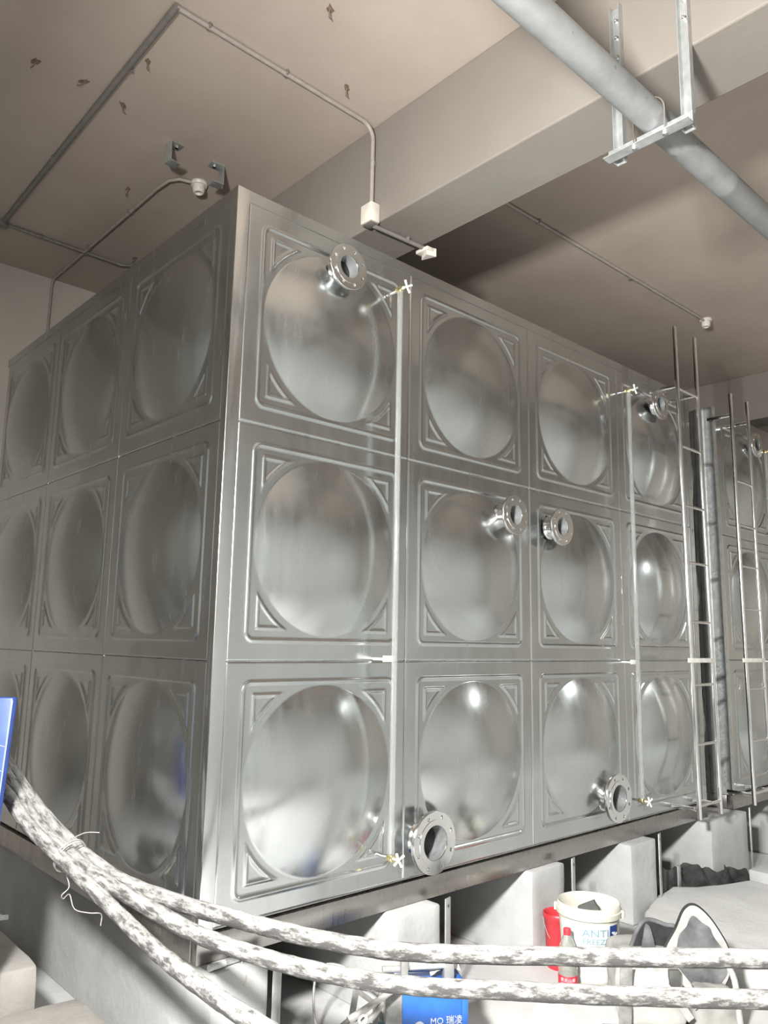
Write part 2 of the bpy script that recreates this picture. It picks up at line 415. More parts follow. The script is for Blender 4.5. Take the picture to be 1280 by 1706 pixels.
MB().prism([(-0.012, -0.006), (0.03, -0.006), (0.03, -0.004), (-0.009, -0.003), (-0.009, 0.075), (-0.016, 0.085), (-0.016, 0.15), (-0.009, 0.16), (-0.009, 0.19), (-0.012, 0.19), (-0.012, 0.162), (-0.019, 0.152), (-0.019, 0.083), (-0.012, 0.073)], 0.0, 3.062).build('corner_post', 'galvanised', tank2, 30)
nozzle(tank2, 5.19-4.545, 2.845, -0.09, -0.05, 'small')
gauge(tank2, 5.35-4.545, -0.09, 0.155, 2.80, 1.00)
# irregular weld beads and dark joints left along the panel seams
def bead(name, parent, a, b_, r, mat, seed):
    rnd = random.Random(seed); a, b_ = Vector(a), Vector(b_); n = 26
    pts = [a.lerp(b_, k/n)+Vector((rnd.uniform(-1, 1), 0, rnd.uniform(-1, 1)))*0.0012 for k in range(n+1)]
    MB().tube(pts, [r*rnd.uniform(0.5, 1.3) for _ in pts], 6).build(name, mat, parent, 60)
for i in range(1, 4):
    bead('weld_seam', tank1, (0.06+i, 0.004, 0.012), (0.06+i, 0.004, 3.0), 0.0028, 'bright_steel', i)
for r in (1, 2):
    for i in range(4): bead('weld_seam', tank1, (0.07+i, 0.006, 0.01+r), (1.05+i, 0.006, 0.01+r), 0.0022, 'shell_steel', 10*r+i)
for j in range(1, 3):
    bead('weld_seam', tank1, (0.004, 0.045+j, 0.012), (0.004, 0.045+j, 3.0), 0.0028, 'bright_steel', 40+j)

# ------------------------------------------------------------------ concrete plinths under the tanks
PL = [(0.012, 0.262, -0.095, 'concrete plinth under the near left corner of the tank'),
      (0.955, 1.235, -0.08, 'concrete plinth right behind the blue welding machine'),
      (1.985, 2.285, -0.045, 'concrete plinth right behind the white bucket'),
      (2.935, 3.235, -0.08, 'concrete plinth between the white bucket and the black plastic sheet'),
      (3.985, 4.575, -0.09, 'wide concrete plinth under the feet of the left ladder'),
      (5.35, 5.65, -0.09, 'concrete plinth under the second tank at the right edge')]
def rough_block(a, b_, seed, bev, amp, cuts=4):
    bm = bmesh.new(); bmesh.ops.create_cube(bm, size=1.0)
    ce = [(a[i]+b_[i])/2 for i in range(3)]; sz = [b_[i]-a[i] for i in range(3)]
    for q in bm.verts: q.co = Vector([ce[i]+q.co[i]*sz[i] for i in range(3)])
    bmesh.ops.bevel(bm, geom=list(bm.edges), offset=bev, segments=2, profile=0.5, affect='EDGES')
    bmesh.ops.subdivide_edges(bm, edges=[e for e in bm.edges if e.calc_length() > 0.05], cuts=cuts, use_grid_fill=True)
    bmesh.ops.triangulate(bm, faces=[f for f in bm.faces if len(f.verts) > 4])
    for q in bm.verts:
        if q.co.z > a[2]+0.01:
            nz = noise.noise_vector(q.co*9+Vector((seed*7.1, 0, 0)))
            q.co += nz*amp
            q.co.z = min(q.co.z, b_[2])
    bm.verts.index_update()
    mb = MB(); mb.add([q.co.copy() for q in bm.verts], [[q.index for q in f.verts] for f in bm.faces]); bm.free(); return mb
for k, (xa, xb, yf, lab) in enumerate(PL):
    o = rough_block((xa, yf, FLOOR), (xb, 3.1, -0.106), k, 0.012, 0.004, 5).build('concrete_plinth', 'plinth_concrete', None, 30)
    tag(o, lab, 'plinth', 'plinths under the tanks')

# galvanised flat strips standing by the plinths
ST = [(0.288, -0.112, -0.10, 'galvanised flat strip standing beside the plinth at the near tank corner'),
      (1.262, -0.10, -0.082, 'galvanised flat strip standing beside the plinth behind the welding machine'),
      (2.308, -0.085, -0.075, 'galvanised flat strip standing beside the plinth behind the white bucket'),
      (3.262, -0.09, -0.078, 'galvanised flat strip standing beside the plinth left of the black sheet'),
      (4.60, -0.10, -0.078, 'galvanised flat strip standing beside the wide plinth at the ladders')]
for x, y, z, lab in ST:
    t = empty('earthing_strip', (x, y, FLOOR), 0, lab, 'metal strip', 'flat strips beside the plinths')
    h = z-FLOOR
    MB().box((-0.024, -0.003, 0), (0.024, 0.003, h), RZ(0.25), bev=0.001).build('strip', 'galvanised', t, 30)
    MB().tube([(0, -0.0035, h-0.035), (0, -0.0044, h-0.035)], 0.0075, 12, RZ(0.25)).build('bolt_hole', 'dark_plastic', t, 30)
    MB().box((-0.02, 0.004, 0.02), (0.02, 0.03, 0.05), RZ(0.25), bev=0.002).build('foot_cleat', 'galvanised', t, 30)

# ------------------------------------------------------------------ ladders
def ladder(x, xr, y, ztop, zbot, z_rungs, label, tilt, brz):
    t = empty('ladder', (x, y, zbot), 0, label, 'ladder', 'steel ladders on the tanks')
    W_ = xr-x; H = ztop-zbot
    for dx in (0, W_):
        top = Vector((dx+tilt, 0, H)); n = 10
        MB().lathe([(0.0155, 0), (0.0155, H), (0.0120, H), (0.0120, 0)], 14, T((dx, 0, 0)) @ Matrix(((1, 0, tilt/H, 0), (0, 1, 0, 0), (0, 0, 1, 0), (0, 0, 0, 1))), True).build('rail', 'bright_steel', t, 50)
    for z in z_rungs:
        k = tilt*(z-zbot)/H
        MB().tube([(k+0.006, 0, z-zbot), (k+W_-0.006, 0, z-zbot)], 0.0105, 10).build('rung', 'bright_steel', t, 50)
    for z in brz:
        k = tilt*(z-zbot)/H
        for dx in (0, W_):
            MB().box((dx+k-0.004, 0.008, z-zbot-0.014), (dx+k+0.004, -y-0.001, z-zbot+0.014), bev=0.001).build('wall_bracket', 'bright_steel', t, 30)
    MB().box((-0.09, -0.010, brz[-1]-zbot+0.0 if False else 1.0-zbot), (W_+0.005+0, -0.016, 1.03-zbot), bev=0.001).build('cross_strap', 'valve_white', t, 30)
    return t
ladder(3.598, 3.905, -0.20, 3.405, -0.02, [0.065, 0.457, 0.85, 1.276, 1.686, 2.088, 2.516, 2.94], 'left-hand tall steel ladder, rails rising above the first tank', -0.05, [0.04, 2.96])
ladder(4.455, 4.765, -0.20, 3.105, -0.03, [0.05, 0.42, 0.80, 1.40, 1.73, 2.05, 2.40], 'right-hand steel ladder at the edge of the second tank', -0.02, [0.04, 2.93])

# ------------------------------------------------------------------ overhead pipe and hanger
pipe_y, pipe_z, pr = -1.420, 3.142, 0.057
pp = MB()
prof = [(pr-0.004, -5.2), (pr, -5.2)]
for xx in (-2.2, 1.62, 5.2):
    prof += [(pr, xx-0.02), (pr+0.0022, xx-0.006), (pr+0.0022, xx+0.006), (pr, xx+0.02)]
prof += [(pr, 9.9), (pr-0.004, 9.9)]
prof = [(r, max(min(z, 9.9), -4.4)) for r, z in prof]
pp.lathe(prof, 32, T((0, pipe_y, pipe_z)) @ RY(PI/2))
tag(pp.build('water_pipe', 'pipe_zinc', None, 60), 'grey galvanised steel pipe running under the ceiling beam at top right', 'pipe')
hg = empty('pipe_hanger', (1.0, pipe_y, 3.06), 0, 'galvanised steel trapeze hanger bolted to the beam, carrying the grey pipe', 'pipe hanger')
def channel(M, L_, w_=0.044, d=0.026, th=0.003):
    m_ = MB()
    m_.box((-w_/2, 0, 0), (w_/2, th, L_), M).box((-w_/2, -d, 0), (-w_/2+th, 0, L_), M).box((w_/2-th, -d, 0), (w_/2, 0, L_), M)
    return m_
for dy in (0.158, -0.132):
    lg = channel(T((0.026, dy, -0.024)) @ RZ(-PI/2), 0.72).build('hanger_leg', 'galvanised', hg, 30)
    for z in (0.46, 0.55, 0.63):
        MB().tube([(0.024, dy, z), (0.012, dy, z)], 0.0095, 6).tube([(0.012, dy, z), (0.004, dy, z)], 0.005, 8).build('bolt', 'bright_steel', lg, 30)
cb = MB()
cb.box((-0.022, -0.165, -0.024), (-0.018, 0.19, 0.023)).box((-0.066, -0.165, -0.028), (-0.018, 0.19, -0.024))
cb.build('cross_bar', 'galvanised', hg, 0)
ub = [(-0.042, -0.064, -0.040), (-0.042, -0.064, 0.082)]+[(-0.042, -0.064*math.cos(a), 0.082+0.064*math.sin(a)) for a in [PI*k/12 for k in range(1, 12)]]+[(-0.042, 0.064, 0.082), (-0.042, 0.064, -0.040)]
u_ = MB().tube(ub, 0.0045, 8).build('u_bolt', 'bright_steel', hg, 60)
for dy in (-0.064, 0.064):
    MB().tube([(-0.042, dy, -0.028), (-0.042, dy, -0.037)], 0.0105, 6).tube([(-0.042, dy, -0.024), (-0.042, dy, -0.014)], 0.0105, 6).build('nut', 'bright_steel', u_, 30)

# ------------------------------------------------------------------ conduits, lamps, clips on the ceiling
zc = CEIL-0.0175
def arc(c, r, a0, a1, ex, ey, n=8):
    c = Vector(c); return [c+Vector(ex)*r*math.cos(a0+(a1-a0)*k/n)+Vector(ey)*r*math.sin(a0+(a1-a0)*k/n) for k in range(n+1)]
def saddle(parent, p, axis):
    p = Vector(p); d = Vector((0.006, 0.018, 0.013)) if axis == 'x' else Vector((0.018, 0.006, 0.013))
    MB().box(p-d, p+d, bev=0.002).build('saddle_clip', 'conduit_grey', parent, 30)
c1 = empty('conduit_run', (0.4, 0.265, zc), 0, 'pale conduit crossing the ceiling and bending down the near beam to a box', 'conduit')
pts = [(-0.62, 0.0, 0), (0.52, 0.0, 0)]+arc((0.52, 0, -0.085), 0.085, PI/2, 0, (1, 0, 0), (0, 0, 1))+[(0.607, 0.003, -0.50)]
MB().tube(pts, 0.0125, 12).build('conduit_tube', 'conduit_white', c1, 60)
saddle(c1, (0.0, 0, 0.003), 'x'); saddle(c1, (0.612, 0, -0.22), 'y'); saddle(c1, (-0.45, 0, 0.003), 'x')
jb = MB().box((0.565, -0.045, -0.60), (0.628, 0.045, -0.49), bev=0.004)
jbo = jb.build('junction_box', 'lamp_white', c1, 30)
MB().box((0.572, -0.038, -0.606), (0.628, 0.038, -0.600), bev=0.002).build('box_cover', 'conduit_grey', jbo, 30)
tail = MB().tube([(0.62, -0.01, -0.608), (0.99, -0.032, -0.608)], 0.013, 10).build('conduit_tail', 'conduit_grey', c1, 60)
saddle(c1, (0.86, -0.024, -0.602), 'x')
MB().box((0.975, -0.075, -0.632), (1.03, 0.02, -0.612), bev=0.002).prism([(0, 0), (0.06, -0.02), (0.03, 0.07)], 0, 0.05, T((0.985, -0.06, -0.66))).build('end_bracket', 'lamp_white', c1, 30)

c2 = empty('ceiling_conduit', (-0.2, 1.5, zc), 0, 'dark conduit running straight along the left ceiling bay to a corner', 'conduit')
MB().tube([(-0.02, -1.245, 0), (0.015, 1.385, 0)], 0.0165, 12).build('conduit_tube', 'conduit_grey', c2, 60)
MB().tube([(0.015, 1.385, 0), (0.9, 1.395, 0), (0.96, 1.34, 0), (0.96, 1.26, 0.002)], 0.0115, 10).build('branch_tube', 'conduit_grey', c2, 60)
MB().lathe([(0.001, -0.03), (0.034, -0.03), (0.038, -0.026), (0.038, 0.011), (0.001, 0.011)], 20, T((0.015, 1.385, 0))).build('round_box', 'conduit_grey', c2, 40)
for q in (-0.7, 0.35): saddle(c2, (0.0, q, 0.003), 'y')
for q in (0.28, 0.62): saddle(c2, (q, 1.39, 0.003), 'x')

def lampholder(x, y, label):
    t = empty('lampholder', (x, y, CEIL), 0, label, 'lampholder', 'bare lampholders on the ceiling')
    MB().lathe([(0.001, 0), (0.052, 0), (0.055, -0.012), (0.050, -0.022), (0.001, -0.022)], 28).build('base_plate', 'lamp_white', t, 40)
    MB().lathe([(0.001, -0.02), (0.036, -0.02), (0.040, -0.05), (0.034, -0.068), (0.026, -0.072), (0.024, -0.045), (0.001, -0.045)], 24).build('socket', 'lamp_white', t, 40)
    return t
lampholder(0.585, 1.484, 'round pale lampholder on the ceiling above the near tank corner')
lampholder(4.93, 0.19, 'round pale lampholder on the ceiling above the ladders')
c3 = empty('lamp_conduit', (0.4, 1.6, zc), 0, 'thin conduit from the near lampholder across the ceiling and down the back wall', 'conduit')
MB().tube([(0.13, -0.115, 0), (0.06, -0.09, 0), (0.02, -0.03, 0), (0.008, 0.1, 0), (0.0, 1.9, 0)]+arc((0, 1.885, -0.06), 0.06, PI/2, 0, (0, 1, 0), (0, 0, 1))+[(0, 1.948, -1.5)], 0.0105, 10).build('conduit_tube', 'conduit_white', c3, 60)
for q in (0.5, 1.2): saddle(c3, (0.002, q, 0.003), 'y')
c4 = empty('beam_conduit', (1.4, 0.235, zc), 0, 'thin conduit crossing the right ceiling bay from beam to lampholder', 'conduit')
MB().tube([(0.012, 0.01, -0.55), (0.012, 0.01, -0.06), (0.03, 0.008, -0.012), (0.08, 0.008, 0), (3.40, -0.045, 0), (3.49, -0.045, 0)], 0.0115, 10).build('conduit_tube', 'conduit_white', c4, 60)
for q in (1.1, 2.3): saddle(c4, (q, -0.01, 0.003), 'x')

def clip(x, y, flip, rz, label):
    t = empty('channel_clip', (x, y, CEIL), rz, label, 'ceiling bracket', 'galvanised clips on the left ceiling')
    s_ = -1 if flip else 1
    MB().box((-0.045*s_, -0.035, -0.004), (0.04*s_, 0.035, 0), bev=0.001).build('top_plate', 'galvanised', t, 30)
    MB().box((-0.045*s_, -0.035, -0.125), (-0.041*s_, 0.035, -0.002), bev=0.001).build('web', 'galvanised', t, 30)
    MB().box((-0.045*s_, -0.035, -0.127), (0.025*s_, 0.035, -0.122), bev=0.001).build('lower_lip', 'galvanised', t, 30)
    MB().tube([(0.01*s_, 0, -0.004), (0.01*s_, 0, -0.016)], 0.011, 6).build('bolt', 'bright_steel', t, 30)
clip(0.285, 1.235, False, 0.1, 'galvanised C-shaped clip on the ceiling, left of the pair above the tank')
clip(0.565, 1.245, True, -0.1, 'galvanised C-shaped clip on the ceiling next to the round lampholder')

HOLES = [(0.311, -0.207, 'rusty fixing stub on the ceiling near the top edge, left of the beam'),
         (0.709, 0.147, 'rusty fixing stub on the ceiling close to the bend of the pale conduit'),
         (-0.567, 1.103, 'faint rusty fixing stub on the ceiling, leftmost of all'),
         (-0.33, 1.074, 'rusty fixing stub on the ceiling just left of the dark straight conduit'),
         (-0.149, 0.701, 'small rusty fixing stub on the ceiling just right of the dark straight conduit'),
         (-0.098, 1.11, 'faint rusty fixing stub between the dark conduit and the left clip'),
         (0.282, 1.875, 'large rusty fixing stub on the ceiling beside the thin lamp conduit'),
         (0.737, 2.739, 'dark fixing stub at the end of the branch conduit by the back wall')]
for k, (x, y, lab) in enumerate(HOLES):
    rnd = random.Random(k+3); m_ = MB()
    t = empty('fixing_stub', (x, y, CEIL), rnd.uniform(0, 3), lab, 'ceiling fixing', 'rusty stubs left in the ceiling')
    n = 11; rr = [rnd.uniform(0.013, 0.03) for _ in range(n)]
    m_.prism([(rr[i]*1.2*math.cos(2*PI*i/n), rr[i]*0.7*math.sin(2*PI*i/n)) for i in range(n)], -0.003, 0.0).build('rust_scab', 'rust', t, 0)
    MB().tube([(0, 0, 0), (0.004, 0.002, -0.018), (0.018, 0.006, -0.03), (0.034, 0.002, -0.026)], 0.0035, 6).build('bent_wire', 'rust', t, 50)

# ------------------------------------------------------------------ dusty hoses in front
hA = [(-0.518, 0.718, 0.589), (-0.424, 0.585, 0.423), (-0.346, 0.391, 0.302), (-0.267, 0.125, 0.218), (-0.159, -0.135, 0.179), (-0.056, -0.362, 0.16), (0.035, -0.58, 0.15), (0.148, -0.749, 0.137), (0.32, -0.903, 0.12), (0.67, -1.295, 0.138), (1.03, -1.698, 0.161)]
hB = [(-0.529, 0.67, 0.544), (-0.45, 0.499, 0.375), (-0.393, 0.326, 0.298), (-0.361, 0.17, 0.253), (-0.268, -0.036, 0.182), (-0.17, -0.248, 0.117), (-0.103, -0.443, 0.099), (0.015, -0.612, 0.067), (0.125, -0.778, 0.054), (0.271, -0.951, 0.047), (0.432, -1.127, 0.051), (0.637, -1.312, 0.042), (0.99, -1.707, 0.059)]
hC = [(-0.538, 0.622, 0.488), (-0.497, 0.432, 0.381), (-0.442, 0.317, 0.308), (-0.385, 0.158, 0.231), (-0.332, -0.038, 0.147), (-0.322, -0.312, 0.104), (-0.331, -0.577, 0.095), (-0.321, -0.789, 0.084), (-0.306, -0.939, 0.076), (-0.273, -1.101, 0.054)]
def hose(pts, r, label, ext0, ext1):
    P = [Vector(p) for p in pts]
    P = [P[0]+(P[0]-P[1]).normalized()*e for e in ext0[::-1]]+P+[P[-1]+(P[-1]-P[-2]).normalized()*e for e in ext1]
    m_ = MB().tube(P, r, 20, smooth=14)
    rnd = 0
    for i, v_ in enumerate(m_.v):
        v_ = Vector(v_); nz = noise.noise_vector(v_*22)*0.0022+noise.noise_vector(v_*70)*0.0012
        m_.v[i] = tuple(v_+nz)
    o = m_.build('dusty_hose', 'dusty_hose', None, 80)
    al = o.data.attributes.new('along', 'FLOAT_VECTOR', 'POINT'); ln = 0.0; vals = []
    for i in range(len(m_.v)//20):
        if i: ln += (Vector(m_.v[i*20])-Vector(m_.v[i*20-20])).length
        for k in range(20): vals += [ln*3+r*500, math.cos(2*PI*k/20), math.sin(2*PI*k/20)]
    al.data.foreach_set('vector', vals)
    return tag(o, label, 'hose', 'dust-covered hoses in front of the tank')
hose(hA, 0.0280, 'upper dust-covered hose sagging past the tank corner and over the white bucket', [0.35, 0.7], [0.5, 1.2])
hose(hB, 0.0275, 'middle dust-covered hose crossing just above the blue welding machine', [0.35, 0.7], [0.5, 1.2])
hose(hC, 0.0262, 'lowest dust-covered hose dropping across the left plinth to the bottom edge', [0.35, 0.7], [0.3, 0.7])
# wire tying the three hoses
tw = MB()
def loop_around(ctr, axis, ra, rb, n=18):
    ax = Vector(axis).normalized(); e1 = ax.orthogonal().normalized(); e2 = ax.cross(e1)
    return [Vector(ctr)+e1*ra*math.cos(2*PI*k/n)+e2*rb*math.sin(2*PI*k/n) for k in range(n+1)]
ctr = Vector((-0.385, 0.315, 0.287))
for d in (0.0, 0.012): tw.tube(loop_around(ctr+Vector((0.1, -0.55, -0.3)).normalized()*d, (0.25, -0.75, -0.4), 0.062, 0.068), 0.0022, 6)
tw.tube([ctr+Vector(p) for p in [(-0.02, -0.03, -0.055), (-0.01, -0.05, -0.10), (-0.035, -0.05, -0.125), (-0.02, -0.03, -0.145), (-0.01, -0.06, -0.125), (0.0, -0.09, -0.17), (0.045, -0.12, -0.185), (0.08, -0.14, -0.19), (0.08, -0.142, -0.23)]], 0.002, 6, smooth=4)
tw.tube([ctr+Vector(p) for p in [(0.02, 0.0, 0.06), (0.05, -0.02, 0.075), (0.09, -0.05, 0.075)]], 0.002, 6, smooth=4)
tag(tw.build('tie_wire', 'wire', None, 60), 'loose pale wire tied round the bundle of hoses, its end dangling', 'wire')

# ------------------------------------------------------------------ left edge: blue board, concrete blocks
bb = empty('wrapped_board', (-0.630, 0.345, FLOOR), math.radians(-42), 'blue film-wrapped board standing on end at the left edge', 'board')
lean = Matrix(((1, 0, 0.045, -0.055), (0, 1, 0.0, 0), (0, 0, 1, 0), (0, 0, 0, 1)))
MB().box((-0.30, -0.022, 0.0), (0.0, 0.022, 1.44), lean, bev=0.006).build('board', 'blue_wrap', bb, 30)
wl = MB()
for z in [0.2+0.085*k for k in range(14)]:
    wl.tube([lean @ Vector((-0.29, -0.023, z+0.05)), lean @ Vector((-0.004, -0.023, z-0.04))], 0.0018, 5)
wl.tube([lean @ Vector((0.0, -0.022, 0.02)), lean @ Vector((0.0, -0.022, 1.43))], 0.003, 6)
wl.build('film_crease', 'wrap_line', bb, 50)
blocks = [((-0.72, 0.66, FLOOR), (-0.33, 1.28, -0.205), 'taller pale concrete block at the left edge, behind the low one'),
          ((-0.56, 0.02, FLOOR), (-0.168, 0.645, -0.36), 'low pale concrete block at the bottom left corner')]
for k, (a, b_, lab) in enumerate(blocks):
    tag(rough_block(a, b_, 20+k, 0.014, 0.009, 5).build('concrete_block', 'block_concrete', None, 30), lab, 'concrete block', 'concrete blocks at the lower left')
tag(rough_block((-0.60, 1.02, -0.204), (-0.43, 1.2, -0.13), 33, 0.02, 0.012, 2).build('rubble_chunk', 'block_concrete', None, 30), 'broken chunk of concrete lying on the taller left block', 'rubble')
sc = MB(); g = []
for i in range(9):
    for j in range(4):
        u_, v_ = i/8, j/3
        g.append((-0.56+0.20*u_, 1.04-0.06*u_+0.07*(v_-0.5)*(1-u_*0.8), -0.128+0.028*math.sin(u_*2.6)+0.012*math.sin(5*v_+u_*6)+0.008*u_))
top_n = len(g)
g2 = [(x, y, z-0.002) for x, y, z in g]
fs = []
for i in range(8):
    for j in range(3):
        a = i*4+j; fs.append((a, a+1, a+5, a+4)); fs.append((a+top_n, a+4+top_n, a+5+top_n, a+1+top_n))
sc.add(g+g2, fs); tag(sc.build('torn_paper', 'pale_paper', None, 60), 'torn scrap of pale paper on the chunk at the left edge', 'paper')

# ------------------------------------------------------------------ slab and block on the right, black sheet
sl = MB()
outline = [(2.60, -0.42), (2.74, -0.27), (2.93, -0.16), (3.28, -0.05), (3.52, -0.02), (3.66, -0.12), (3.80, -0.20), (4.2, -0.35), (4.6, -0.6), (4.2, -1.5), (3.0, -1.5), (2.5, -0.95)]
bmx = bmesh.new()
vb = [bmx.verts.new((x, y, FLOOR)) for x, y in outline]; fb = bmx.faces.new(vb)
ex = bmesh.ops.extrude_face_region(bmx, geom=[fb]); 
for q in ex['geom']:
    if isinstance(q, bmesh.types.BMVert): q.co.z = -0.455
bmesh.ops.bevel(bmx, geom=[e for e in bmx.edges if all(abs(q.co.z+0.455) < 1e-4 for q in e.verts)], offset=0.025, segments=3, profile=0.5, affect='EDGES')
bmesh.ops.triangulate(bmx, faces=bmx.faces[:]); bmesh.ops.subdivide_edges(bmx, edges=[e for e in bmx.edges if e.calc_length() > 0.15], cuts=4, use_grid_fill=True)
for q in bmx.verts:
    if q.co.z > FLOOR+0.02: q.co += noise.noise_vector(q.co*7)*0.012
bmx.verts.index_update()
sl.add([q.co.copy() for q in bmx.verts], [[q.index for q in f.verts] for f in bmx.faces]); bmx.free()
tag(sl.build('concrete_slab', 'slab_concrete', None, 50), 'low pale concrete slab on the floor behind the grey tool bag', 'slab')
tag(rough_block((4.06, -0.62, FLOOR), (4.55, -0.30, -0.385), 44, 0.015, 0.006, 3).build('concrete_block', 'plinth_concrete', None, 30), 'pale concrete block at the right edge beside the black sheet', 'concrete block')
bs = MB(); gv = []; nx, nz_ = 60, 8
for i in range(nx+1):
    u_ = i/nx; x = 3.31+0.92*u_; y = 0.09-0.35*u_
    top = -0.315+0.014*math.sin(u_*17)+0.010*math.sin(u_*41+1)-0.12*u_ + 0.008*math.sin(u_*90)
    for j in range(nz_+1):
        v_ = j/nz_; z = FLOOR+0.004+(top-FLOOR)*v_
        gv.append((x, y+0.03*math.sin(u_*30+v_*2)*v_+0.05*(v_-0.5), z))
k0 = len(gv); gv2 = [(x, y+0.004, z) for x, y, z in gv]; fs = []
for i in range(nx):
    for j in range(nz_):
        a = i*(nz_+1)+j; fs += [(a, a+1, a+nz_+2, a+nz_+1), (a+k0, a+nz_+1+k0, a+nz_+2+k0, a+1+k0)]
bs.add(gv+gv2, fs); tag(bs.build('black_sheet', 'black_sheet', None, 60), 'wrinkled shiny black plastic sheet standing along the floor under the ladders', 'plastic sheet')
t = empty('marker_post', (3.585, -0.045, FLOOR), 0, 'short pale flat post standing in front of the black sheet', 'post')
MB().box((-0.02, -0.004, 0), (0.02, 0.004, 0.235), bev=0.001).build('post', 'galvanised', t, 30)
MB().box((-0.022, -0.012, 0), (0.022, 0.012, 0.02), bev=0.002).build('foot_cleat', 'galvanised', t, 30)

# ------------------------------------------------------------------ buckets and bottle
def cyl_text(txt, size, R, ang, z, stretch=1.0, slope=0.0, zb=0.0):
    vs_, fs_ = textmesh(txt, size, 0.0005)
    out = []
    for p in vs_:
        rr = R+0.0012+p.z+slope*(z+p.y-zb)
        a = ang+p.x*stretch/R
        out.append((rr*math.cos(a), rr*math.sin(a), z+p.y))
    return out, fs_
CAMDIR = math.atan2(-2.7725+0.37, -1.6323-2.02)
bu = empty('white_bucket', (2.02, -0.37, FLOOR), 0, 'white plastic paint bucket with a blue and white label, standing before the plinths', 'bucket')
rb, rtp, hb = 0.130, 0.152, 0.395
MB().lathe([(0.001, 0.004), (rb-0.004, 0.0), (rb, 0.006), (rb+(rtp-rb)*0.85, hb*0.85), (rtp+0.003, hb*0.853), (rtp+0.009, hb*0.865), (rtp+0.011, hb*0.925), (rtp+0.005, hb*0.935), (rtp+0.004, hb*0.99), (rtp, hb), (rtp-0.004, hb*0.99), (rtp-0.006, hb*0.9), (rb-0.004, 0.012), (0.001, 0.012)], 56).build('bucket_body', 'white_plastic', bu, 45)
sl_ = (rtp-rb)/hb
def cyl_patch(a0, a1, z0, z1, off, n=24, poly=None):
    m_ = MB(); g = []
    for i in range(n+1):
        a = a0+(a1-a0)*i/n
        for z in (z0, z1):
            for o_ in (off, off+0.0006):
                rr = rb+sl_*z+o_; g.append((rr*math.cos(a), rr*math.sin(a), z))
    fs_ = []
    for i in range(n):
        p = i*4; q = p+4
        fs_ += [(p+1, q+1, q+3, p+3), (p, p+2, q+2, q), (p, q, q+1, p+1), (p+2, p+3, q+3, q+2)]
    fs_ += [(0, 1, 3, 2), (n*4, n*4+2, n*4+3, n*4+1)]
    return m_.add(g, fs_)
lb = cyl_patch(CAMDIR-1.15, CAMDIR+1.12, 0.06, 0.322, 0.0008).build('label', 'label_white', bu, 50)
lbb = cyl_patch(CAMDIR+0.72, CAMDIR+1.1, 0.205, 0.318, 0.0016, 10).build('label_panel', 'label_blue', lb, 50)
m_ = MB()
for txt, z, s_, fn in (('ANTI', 0.270, 0.048, 1.0), ('FREEZE', 0.236, 0.034, 1.0)):
    a, b_ = cyl_text(txt, s_, rb+0.001, CAMDIR+0.22, z, 1.1, sl_, 0); m_.add(a, b_)
m_.build('lettering', 'label_text', lb, 0)
m_ = MB()
fig = [((0, 0.03), (0.004, 0.06)), ((0.004, 0.06), (-0.012, 0.075)), ((0.004, 0.055), (0.022, 0.068)), ((0, 0.03), (-0.016, 0.012)), ((0, 0.03), (0.014, 0.008)), ((0.002, 0.066), (0.002, 0.076))]
for (xa, za), (xb, zb_) in fig:
    pp_ = []
    for k in range(4):
        x = xa+(xb-xa)*k/3; z = 0.212+za+(zb_-za)*k/3; rr = rb+sl_*z+0.003; a = CAMDIR+0.90+x/rr
        pp_.append((rr*math.cos(a), rr*math.sin(a), z))
    m_.tube(pp_, 0.0042, 6)
m_.build('label_figure', 'label_white', lb, 40)
for a in (CAMDIR+1.45, CAMDIR-1.69):
    MB().box((-0.012, -0.016, -0.018), (0.010, 0.016, 0.018), T(((rtp+0.012)*math.cos(a), (rtp+0.012)*math.sin(a), hb*0.89)) @ RZ(a), bev=0.004).build('handle_lug', 'white_plastic', bu, 40)
db = empty('trowel', (2.02, -0.37, FLOOR+0.014), 0.9, 'dark tool standing up inside the white bucket', 'tool')
MB().prism([(-0.055, 0.0), (0.055, 0.0), (0.055, 0.345), (0.03, 0.385), (-0.05, 0.345)], -0.012, 0.012, T((0.01, 0.0, 0)) @ RZ(-2.1) @ RX(PI/2)).build('blade', 'dark_plastic', db, 0)
MB().tube([(0.01, 0.0, 0.0), (0.01, 0.0, 0.2)], 0.016, 10).build('handle', 'grey_frame', db, 40)

rbk = empty('red_bucket', (2.02, -0.02-0.19+0.06, FLOOR), 0, 'small red bucket half hidden behind the white bucket', 'bucket')
rbk.location = (2.09, -0.138, FLOOR)
MB().lathe([(0.001, 0.004), (0.064, 0.0), (0.066, 0.006), (0.077, 0.235), (0.083, 0.242), (0.085, 0.262), (0.081, 0.27), (0.075, 0.262), (0.073, 0.235), (0.062, 0.012), (0.001, 0.012)], 44).build('bucket_body', 'red_plastic', rbk, 45)
a0 = CAMDIR-1.2
hd = [((0.124)*math.cos(a0+2*PI*0), (0.124)*math.sin(a0), 0.25)]
e1 = Vector((math.cos(a0), math.sin(a0), 0)); e2 = Vector((math.cos(CAMDIR+0.37), math.sin(CAMDIR+0.37), 0))
MB().tube([e1*(0.087*math.cos(th))+Vector((0, 0, 0.25))+(e2*0.05+Vector((0, 0, -0.14)))*math.sin(th) for th in [PI*k/16 for k in range(17)]], 0.0022, 6).build('wire_handle', 'wire', rbk, 60)

